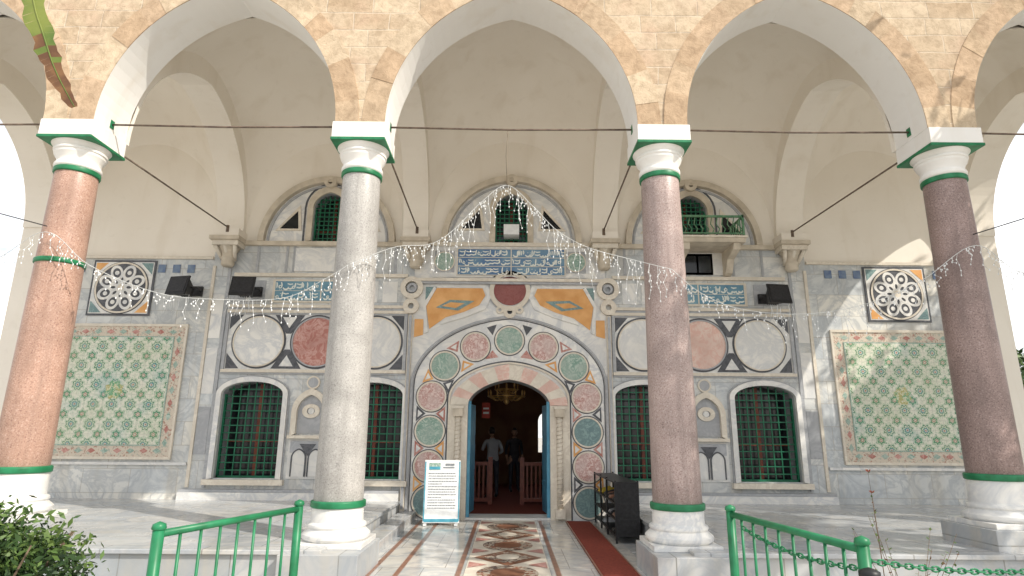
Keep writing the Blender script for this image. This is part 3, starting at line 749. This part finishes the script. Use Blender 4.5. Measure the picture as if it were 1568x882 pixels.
# ------------------------------------------------------------ flood lights
def flood(x,z,ry):
    mb=MB(); R=Matrix.Rotation(radians(ry),3,'Z')@Matrix.Rotation(radians(-14),3,'X')
    C=Vector((x,11.45,z)); k_=.8
    f=[(-.25,-.13,-.20),(.25,-.13,-.20),(.25,-.13,.20),(-.25,-.13,.20),(-.16,.14,-.13),(.16,.14,-.13),(.16,.14,.13),(-.16,.14,.13)]
    mb.add([R@(Vector(v)*k_)+C for v in f],[(0,1,2,3),(4,5,6,7),(0,1,5,4),(1,2,6,5),(2,3,7,6),(3,0,4,7)],BLK)
    mb.obox(C+R@Vector((0,-.118,0)),(.45,.03,.40),R,BLK); mb.obox(C+R@Vector((0,-.137,0)),(.38,.006,.30),R,LENS)
    for k in range(6): mb.obox(C+R@Vector((-.13*k_+k*.052*k_,.15,0)),(.012,.08,.2),R,BLK)
    for s in (-1,1): mb.tube([C+R@Vector((s*.22,0,0)),C+Vector((s*.22,.22,.05)),C+Vector((s*.1,.5,.05))],.018,BLK,6)
    mb.box(x-.15,x+.15,11.90,11.97,z-.05,z+.15,BLK)
    for k in range(9):
        q=C+Vector((random.uniform(-.25,.25),-.17,random.uniform(-.28,-.16)))
        mb.tube([q,q+Vector((random.uniform(-.04,.04),0,-.14)),q+Vector((random.uniform(-.06,.06),0,-.3))],.005,WHP,4)
    mb.build('flood_light')
flood(-6.42,4.30,-14); flood(-5.2,4.30,4); flood(5.22,4.24,8)

# ------------------------------------------------------------ information sign
mb=MB()
R=Matrix.Rotation(radians(4),3,'Z')@Matrix.Rotation(radians(-6),3,'X')
C=Vector((-1.18,11.25,.58))
def sb(dx,dz,w,h,t,m,y=0): mb.obox(C+R@Vector((dx,-y,dz)),(w,t,h),R,m)
sb(0,0,.64,1.06,.03,WHP)
sb(-.305,0,.02,1.0,.006,LB,.018); sb(.305,0,.02,1.0,.006,LB,.018); sb(0,-.49,.6,.05,.006,LB,.018)
sb(-.14,.42,.2,.12,.006,GRM,.018); sb(-.14,.39,.2,.05,.008,LB,.018); sb(.13,.45,.16,.035,.006,TXT,.018); sb(.11,.40,.2,.02,.006,TXT,.018)
for k in range(14):
    wl=.50 if k%5!=4 else .25; x=-.25
    while x<-.25+wl-.03:
        ww=random.uniform(.02,.06); sb(x+ww/2,.30-k*.045,ww-.008,.011,.006,TXT,.018); x+=ww
for s in (-1,1):
    mb.tube([C+R@Vector((s*.3,.02,.48)),Vector((C.x+s*.3,C.y+.30,.03))],.012,BLK,6)
    mb.obox((C.x+s*.27,C.y-.05,.03),(.05,.22,.03),Matrix.Identity(3),WHP)
mb.build('information_sign')

# ------------------------------------------------------------ shoe rack
mb=MB()
x0,x1,y0,y1=1.60,1.97,9.5,11.75
for x in (x0,x1-.03):
    for y in (y0,(y0+y1)/2-.3,(y0+y1)/2+.35,y1-.03): mb.box(x,x+.03,y,y+.03,.012,.90,BLK)
for z in (.10,.33,.56,.86): mb.box(x0+.002,x1-.002,y0+.002,y1-.002,z,z+.022,BLK)
mb.box(x1-.012,x1-.004,y0+.01,y1-.01,.1,.88,BLK)
mb.box(x0+.03,x1-.03,y0+.004,y0+.012,.12,.86,BLK)
YEL=m_var('yellow_fabric',(.6,.42,.03),(.7,.52,.06),8,.6)
for i in range(14):
    z=random.choice([.122,.352,.582]); y=random.uniform(y0+.1,y1-.35); m=random.choice([YEL,BLK,WBR,BLK,BLK,GM])
    for d in (0,.1):
        mb.add([(x0+.04,y+d,z),(x0+.28,y+d,z),(x0+.28,y+d+.08,z),(x0+.04,y+d+.08,z),(x0+.06,y+d+.01,z+.04),(x0+.26,y+d+.01,z+.09),(x0+.26,y+d+.07,z+.09),(x0+.06,y+d+.07,z+.04)],
               [(0,1,2,3),(4,5,6,7),(0,1,5,4),(1,2,6,5),(2,3,7,6),(3,0,4,7)],m)
mb.build('shoe_rack',None,.003)

# ------------------------------------------------------------ railings
def railing(p,q):
    mb=MB(); p=Vector(p);q=Vector(q); d=(q-p); L=d.length
    for e in (p,q): mb.tube([e,e+Vector((0,0,1.02))],.032,GP,12); mb.lathe([(.03,0),(.04,.01),(.035,.035),(.0,.05)],e.x,e.y,GP,12,1.02)
    mb.tube([p+Vector((0,0,1)),q+Vector((0,0,1))],.022,GP,10); mb.tube([p+Vector((0,0,.15)),q+Vector((0,0,.15))],.018,GP,8)
    n=max(2,int(L/.15))
    for i in range(1,n): e=p+d*i/n; mb.tube([e+Vector((0,0,.15)),e+Vector((0,0,1))],.010,GP,8)
    return mb.build('green_railing')
railing((-2.0,3.68,0),(-1.61,4.9,0)); railing((1.85,3.35,0),(1.67,4.77,0))
mb=MB()
def chain(a,b,sag,n):
    a=Vector(a);b=Vector(b)
    for i in range(n):
        t=(i+.5)/n; c=a.lerp(b,t)+Vector((0,0,-sag*4*t*(1-t))); d=(b-a).normalized(); d=(d+Vector((0,0,-sag*4*(1-2*t)/(b-a).length))).normalized()
        w=d.cross(Vector((0,0,1))).normalized() if i%2 else d.cross(d.cross(Vector((0,0,1)))).normalized()
        L=(b-a).length/n*.72
        mb.tube([c+d*L*cos(u)+w*.014*sin(u) for u in [2*pi*k/8 for k in range(9)]],.005,GP,5)
chain((1.69,4.6,.93),(1.86,3.4,.9),.05,26)
chain((1.85,3.35,.95),(4.3,3.9,1.0),.12,60)
mb.tube([(4.3,3.9,0),(4.3,3.9,1.02)],.03,GP,10)
mb.build('chain')
mb=MB(); mb.lathe([(.0,0),(.05,.01),(.05,.05),(.03,.06),(0,.07)],1.83,3.28,BLK,12,.86); mb.build('padlock')

# ------------------------------------------------------------ vegetation
def leaves(mb,c,rad,n,size,mats,clumps=14,shell=.5):
    C=[]
    for i in range(clumps):
        v=Vector((random.gauss(0,1),random.gauss(0,1),random.gauss(0,1))).normalized()*random.uniform(shell,1)
        C.append((Vector((v.x*rad[0],v.y*rad[1],v.z*rad[2])),random.uniform(.25,.5)))
    for i in range(n):
        cc,r=random.choice(C)
        g=Vector((random.gauss(0,.5),random.gauss(0,.5),random.gauss(0,.45)))*r
        p=Vector(c)+cc+Vector((g.x*rad[0],g.y*rad[1],g.z*rad[2]))
        u=Vector((random.uniform(-1,1),random.uniform(-1,1),random.uniform(-.6,1))).normalized()
        w=u.cross(Vector((random.uniform(-1,1),random.uniform(-1,1),random.uniform(-1,1)))).normalized()
        s=size*random.uniform(.6,1.3)
        if p.z<.02: continue
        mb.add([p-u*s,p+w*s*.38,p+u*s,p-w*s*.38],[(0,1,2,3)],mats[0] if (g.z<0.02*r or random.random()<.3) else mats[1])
def tree(x,y,h,r,n=3500,zf=.72,rz=.3,size=.16,clumps=22,shell=.5):
    mb=MB()
    mb.tube([(x,y,-.01),(x+.1,y,h*.3),(x-.05,y,h*.6)],[.22,.16,.1],BARK,10)
    for i in range(7):
        a=2*pi*i/7+random.random(); mb.tube([(x+.05,y,h*(.35+.03*i)),(x+cos(a)*r*.4,y+sin(a)*r*.4,h*.62),(x+cos(a)*r*.75,y+sin(a)*r*.75,h*.78)],[.08,.05,.02],BARK,6)
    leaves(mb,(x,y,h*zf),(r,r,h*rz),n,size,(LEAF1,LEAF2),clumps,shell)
    return mb.build('tree')
tree(-18.5,21,4.6,1.8); tree(-24,24,6,2.4); tree(20.5,24,5,2.0); tree(26,22,6.5,2.5)
# unseen trees: one shades the right-hand columns, one added to shade the end bay
tree(9.8,3.9,10.6,2.4,3000,.80,.17,.20,20,.2)
tree(14.6,8.4,10.5,2.8,9000,.72,.28,.24,34,.1)
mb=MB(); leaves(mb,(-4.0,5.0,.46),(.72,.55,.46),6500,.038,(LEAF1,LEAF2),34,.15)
for i in range(12):
    a=random.random()*6.28; mb.tube([(-4.0,5,0),(-4.0+.35*cos(a),5+.3*sin(a),.4),(-4.0+.6*cos(a),5+.5*sin(a),.75)],[.02,.012,.006],BARK,5)
mb.build('shrub')
def twigs(name,x,y,n,h,flower=None,spread=.3):
    mb=MB()
    for i in range(n):
        a=random.random()*6.28; sp=random.uniform(.3,1)*spread*h
        P=[Vector((x,y,0)),Vector((x+sp*.4*cos(a),y+sp*.4*sin(a),h*.4)),Vector((x+sp*cos(a),y+sp*sin(a),h*random.uniform(.7,1.05)))]
        mb.tube(P,[.004,.003,.0015],BARK,5)
        for k in range(8):
            t=random.uniform(.3,1); q=(P[1].lerp(P[2],t))
            u=Vector((random.uniform(-1,1),random.uniform(-1,1),random.uniform(-.4,.8))).normalized()*.035; w=u.cross(Vector((0,0,1))).normalized()*.01
            mb.add([q,q+u*.5+w,q+u,q+u*.5-w],[(0,1,2,3)],LEAF2 if random.random()<.6 else LEAFBR)
        if flower:
            for k in range(5):
                b=k*2*pi/5; q=P[2]; mb.add([q,q+Vector((.02*cos(b),.02*sin(b),.02)),q+Vector((.03*cos(b+.4),.03*sin(b+.4),.03)),q+Vector((.02*cos(b+.8),.02*sin(b+.8),.01))],[(0,1,2,3)],flower)
    mb.build(name)
twigs('garden_plant',3.1,5.0,8,.95,None,.5); twigs('garden_plant',2.75,4.6,4,.85,None,.5)
twigs('flowering_plant',3.72,6.4,2,1.36,DRYRED,.05)

# banana plant
mb=MB()
mb.tube([(-4.5,3.0,0),(-4.45,3.0,1.6),(-4.35,3.05,3.2),(-4.25,3.1,4.1)],[.16,.13,.10,.07],LEAFB,12)
def bleaf(P,w,brown=.7):
    P=[Vector(p) for p in P]; S=[]
    for i in range(len(P)-1):
        p0=P[max(i-1,0)];p1=P[i];p2=P[i+1];p3=P[min(i+2,len(P)-1)]
        for k in range(8):
            t=k/8; S.append(.5*((2*p1)+(-p0+p2)*t+(2*p0-5*p1+4*p2-p3)*t*t+(-p0+3*p1-3*p2+p3)*t**3))
    S.append(P[-1]); n=len(S)
    mb.tube(S,[.012*(1-.8*i/n) for i in range(n)],LEAFB,6)
    for s in (-1,1):
        for i in range(1,n-1):
            tn=(S[i+1]-S[i]).normalized(); side=tn.cross(Vector((.2,-1,.1))).normalized()*s
            def e(t): return w*max(.02,sin(pi*min(1,t*.93+.06)))**.6*(1+.16*sin(t*55+s)+.1*sin(t*113))
            d=Vector((0,0,-.25)); t=i/n
            a=S[i]+side*e(t)+d*e(t); b_=S[i+1]+side*e(t+1/n)+d*e(t+1/n)
            m=LEAFBR if t>brown+random.uniform(-.1,.1) else LEAFB
            mb.add([S[i],S[i+1],b_,a],[(0,1,2,3)],m)
bleaf([(-4.25,3.1,4.1),(-3.95,3.3,4.75),(-3.45,3.5,4.75),(-3.18,3.5,4.25),(-3.0,3.5,3.88),(-2.82,3.5,3.60)],.07,.66)
bleaf([(-4.25,3.1,4.1),(-4.5,2.6,5.0),(-4.8,1.9,5.2),(-5.0,1.2,4.7)],.2,.95)
bleaf([(-4.25,3.1,4.1),(-4.9,3.2,4.9),(-5.7,3.3,4.9),(-6.3,3.4,4.3)],.2,.95)
mb.build('banana_plant')

mb=MB()
for s in (-1,1):
    xa,xb=sorted((s*14.5,s*60)); mb.box(xa,xb,26,26.5,0,3.9 if s>0 else 3.3,FARW); mb.box(xa-.1,xb+.1,25.9,26.6,3.9 if s>0 else 3.3,4.05 if s>0 else 3.45,ORW)
    xa,xb=sorted((s*30,s*30.6)); mb.box(xa,xb,-40,25.9,0,3.3,FARW)
mb.build('courtyard_wall')

# ------------------------------------------------------------ chandelier
mb=MB(); cx,cy,cz=-.06,14.2,2.42
mb.tube([(cx,cy,7.4),(cx,cy,cz)],.012,GOLD,6)
mb.lathe([(.02,-.18),(.07,-.12),(.05,-.02),(.09,.05),(.03,.14),(.02,.3)],cx,cy,GOLD,16,cz)
for R_,z,n in ((.42,.0,12),(.26,.16,8)):
    mb.tube([(cx+R_*cos(2*pi*i/32),cy+R_*sin(2*pi*i/32),cz+z) for i in range(33)],.016,GOLD,6)
    for i in range(n):
        a=2*pi*i/n; mb.tube([(cx+.03*cos(a),cy+.03*sin(a),cz+z-.03),(cx+R_*.6*cos(a),cy+R_*.6*sin(a),cz+z-.09),(cx+R_*cos(a),cy+R_*sin(a),cz+z)],.010,GOLD,5)
        mb.lathe([(.02,0),(.028,.01),(.012,.03),(.012,.08),(.02,.10),(.008,.15)],cx+R_*cos(a),cy+R_*sin(a),GOLD,8,cz+z)
mb.build('chandelier')
mb=MB(); mb.box(-.66,-.46,15.0,15.03,1.95,2.32,RED); mb.box(-.63,-.49,14.99,14.999,2.05,2.10,WHP); mb.box(-.63,-.49,14.99,14.999,2.16,2.2,WHP); mb.tube([(-.56,15.02,2.32),(-.56,15.02,4)],.006,BLK,5); mb.build('hanging_red_sign')

# ------------------------------------------------------------ people
SKIN=m_var('skin',(.36,.21,.145),(.42,.26,.18),8,.55); HAIR=m_var('hair',(.012,.009,.008),(.03,.02,.016),20,.6)
def person(loc,rz,shirt,trous,arms,lean=0.0):
    E=[];V=[];Rr=[]
    def J(p,r,par=None):
        V.append(p);Rr.append(r if isinstance(r,tuple) else (r,r)); i=len(V)-1
        if par is not None: E.append((par,i))
        return i
    l=lean
    pel=J((0,0,.93),(.15,.11)); sp=J((0,l*.15,1.12),(.14,.105),pel); ch=J((0,l*.35,1.31),(.17,.115),sp); nb=J((0,l*.5,1.45),.062,ch); nk=J((0,l*.6+.01,1.53),.052,nb)
    ends=[]
    for s in (-1,1):
        hp=J((s*.095,0,.86),.088,pel); kn=J((s*.11,.025,.49),.06,hp); an=J((s*.115,0,.10),.042,kn); J((s*.13,.15,.04),.038,an)
        ea,wa=arms[0 if s<0 else 1]
        sh=J((s*.185,l*.42,1.40),.056,ch); el=J((s*ea[0],ea[1],ea[2]),.043,sh); wr=J((s*wa[0],wa[1],wa[2]),.028,el)
        dv=(Vector(V[wr])-Vector(V[el])).normalized(); pm=tuple(Vector(V[wr])+dv*.06); J(pm,(.034,.02),wr); ends.append((Vector(pm),dv,s))
    me=bpy.data.meshes.new('sk'); me.from_pydata(V,E,[]); ob=bpy.data.objects.new('sk',me); COL.objects.link(ob)
    ob.modifiers.new('s','SKIN'); sb_=ob.modifiers.new('ss','SUBSURF'); sb_.levels=2; sb_.render_levels=2
    for i,v in enumerate(me.skin_vertices[0].data): v.radius=Rr[i]; v.use_root=(i==0)
    dg=bpy.context.evaluated_depsgraph_get(); ev=ob.evaluated_get(dg); m2=ev.to_mesh()
    mb=MB(); vs=[v.co.copy() for v in m2.vertices]
    for p in m2.polygons:
        c=p.center
        fore=any((c-Vector((s*arms[k][1][0],arms[k][1][1],arms[k][1][2]))).length<.13 for k,s in ((0,-1),(1,1)))
        m=SKIN if (c.z>1.47 or fore) else (BLK if c.z<.09 else (trous if c.z<.93 else shirt))
        mb.m.append(mb.mi(m)); mb.f.append(list(p.vertices)); mb.sm.append(True)
    mb.v=[tuple(v) for v in vs]
    ev.to_mesh_clear(); bpy.data.objects.remove(ob)
    hc=Vector((0,l*.7+.02,1.63)); n1,n2=20,14; hv=[];hf=[]
    for j in range(n2+1):
        ph=pi*j/n2
        for i in range(n1):
            th=2*pi*i/n1; x=.075*sin(ph)*cos(th); y=.095*sin(ph)*sin(th); z=.118*cos(ph)
            if z<-.02: k=1-.28*((-z-.02)/.1); x*=k; y=y*k+.012*((-z-.02)/.1)
            if y>0.05 and abs(x)<.018 and -.045<z<.02: y+=.018*(1-abs(z+.03)/.06)
            if y>.05 and .015<abs(x)<.045 and 0<z<.03: y-=.008
            hv.append(hc+Vector((x,y,z)))
    for j in range(n2):
        for i in range(n1):
            f=(j*n1+i,j*n1+(i+1)%n1,(j+1)*n1+(i+1)%n1,(j+1)*n1+i); c=sum((hv[q] for q in f),Vector())/4-hc
            hf.append((f, HAIR if (c.z>.05 or (c.y<-.0 and c.z>-.06)) else SKIN))
    for m in (HAIR,SKIN): mb.add(hv,[f for f,q in hf if q==m],m,True)
    hv2=[hc+(v-hc)*1.07+Vector((0,-.004,.004)) for v in hv]; mb.add(hv2,[f for f,q in hf if q==HAIR],HAIR,True)
    for s in (-1,1):
        mb.lathe([(.004,-.028),(.014,-.01),(.016,.012),(.004,.03)],hc.x+s*.078,hc.y-.005,SKIN,8,hc.z-.01)
        mb.lathe([(.002,-.007),(.009,0),(.002,.007)],hc.x+s*.03,hc.y+.083,BLK,8,hc.z+.012)
    mb.box(-.022,.022,hc.y+.079,hc.y+.09,hc.z-.066,hc.z-.058,RM)
    for pm,dv,s in ends:
        up=Vector((0,0,1)) if abs(dv.z)<.8 else Vector((0,1,0)); sd=dv.cross(up).normalized(); nn=sd.cross(dv)
        for k,L in enumerate((.065,.078,.072,.055)):
            b=pm+sd*(-.024+.016*k)+dv*.015; mb.tube([b,b+dv*L*.5-nn*.004,b+dv*L*.8-nn*.02,b+dv*L*.9-nn*.035],[.009,.0085,.0075,.006],SKIN,6)
        mb.tube([pm-dv*.03-sd*.02,pm-sd*.045+dv*.01,pm-sd*.05+dv*.035],[.011,.009,.007],SKIN,6)
    ob=mb.build('person'); ob.location=loc; ob.rotation_euler=(0,0,radians(rz)); return ob
S1=m_var('shirt_light',(.30,.32,.35),(.38,.40,.43),8,.85); S2=m_var('shirt_dark',(.03,.03,.035),(.05,.05,.06),8,.85)
T2=m_var('trousers',(.03,.035,.05),(.05,.055,.07),8,.85)
person((-.40,15.9,0),20,S1,T2,(((.26,.06,1.18),(.16,.26,1.22)),((.25,-.02,1.14),(.19,.2,1.06))),.12)
person((.16,17.6,0),200,S2,T2,(((.24,-.03,1.13),(.23,.06,.88)),((.24,-.03,1.13),(.23,.06,.88))),.0)

# ------------------------------------------------------------ light, sky
el=radians(42); az=radians(36)
S=Vector((cos(el)*cos(az),-cos(el)*sin(az),sin(el)))
sun=bpy.data.lights.new('sun','SUN'); sun.energy=4.4; sun.angle=radians(.5); sun.color=(1,.93,.83)
so=bpy.data.objects.new('sun',sun); COL.objects.link(so); so.rotation_euler=S.to_track_quat('Z','Y').to_euler(); so.location=(20,-15,25)
w=bpy.data.worlds.new('World'); sc.world=w; w.use_nodes=True; nt=w.node_tree
bg=nt.nodes['Background']; bg.inputs[1].default_value=.15
sky=nd(nt,'ShaderNodeTexSky',sky_type='NISHITA',sun_disc=False,sun_elevation=el,sun_rotation=atan2(S.x,S.y),dust_density=2.0,altitude=10)
tc=nd(nt,'ShaderNodeTexCoord').outputs['Generated']
mp=nd(nt,'ShaderNodeMapping',{'Vector':tc,'Scale':(1,1,2.5)}).outputs[0]
cl=ramp(nt,noise(nt,mp,3.2,9,.4,.6),[(.38,.22),(.60,.96)])
nt.links.new(mixc(nt,cl,sky.outputs[0],(12.2,12.0,11.7)),bg.inputs[0])

# ------------------------------------------------------------ camera
cam=bpy.data.cameras.new('camera'); co=bpy.data.objects.new('camera',cam); COL.objects.link(co)
cam.sensor_width=36; cam.lens=21.1; cam.clip_end=1000
M=Matrix.Rotation(radians(-.2),4,'Z')@Matrix.Rotation(radians(90+13.7),4,'X')@Matrix.Rotation(radians(.45),4,'Z')
co.matrix_world=Matrix.Translation((0,0,1.57))@M
sc.camera=co
sc.view_settings.view_transform='Standard'; sc.view_settings.look='None'; sc.view_settings.exposure=0
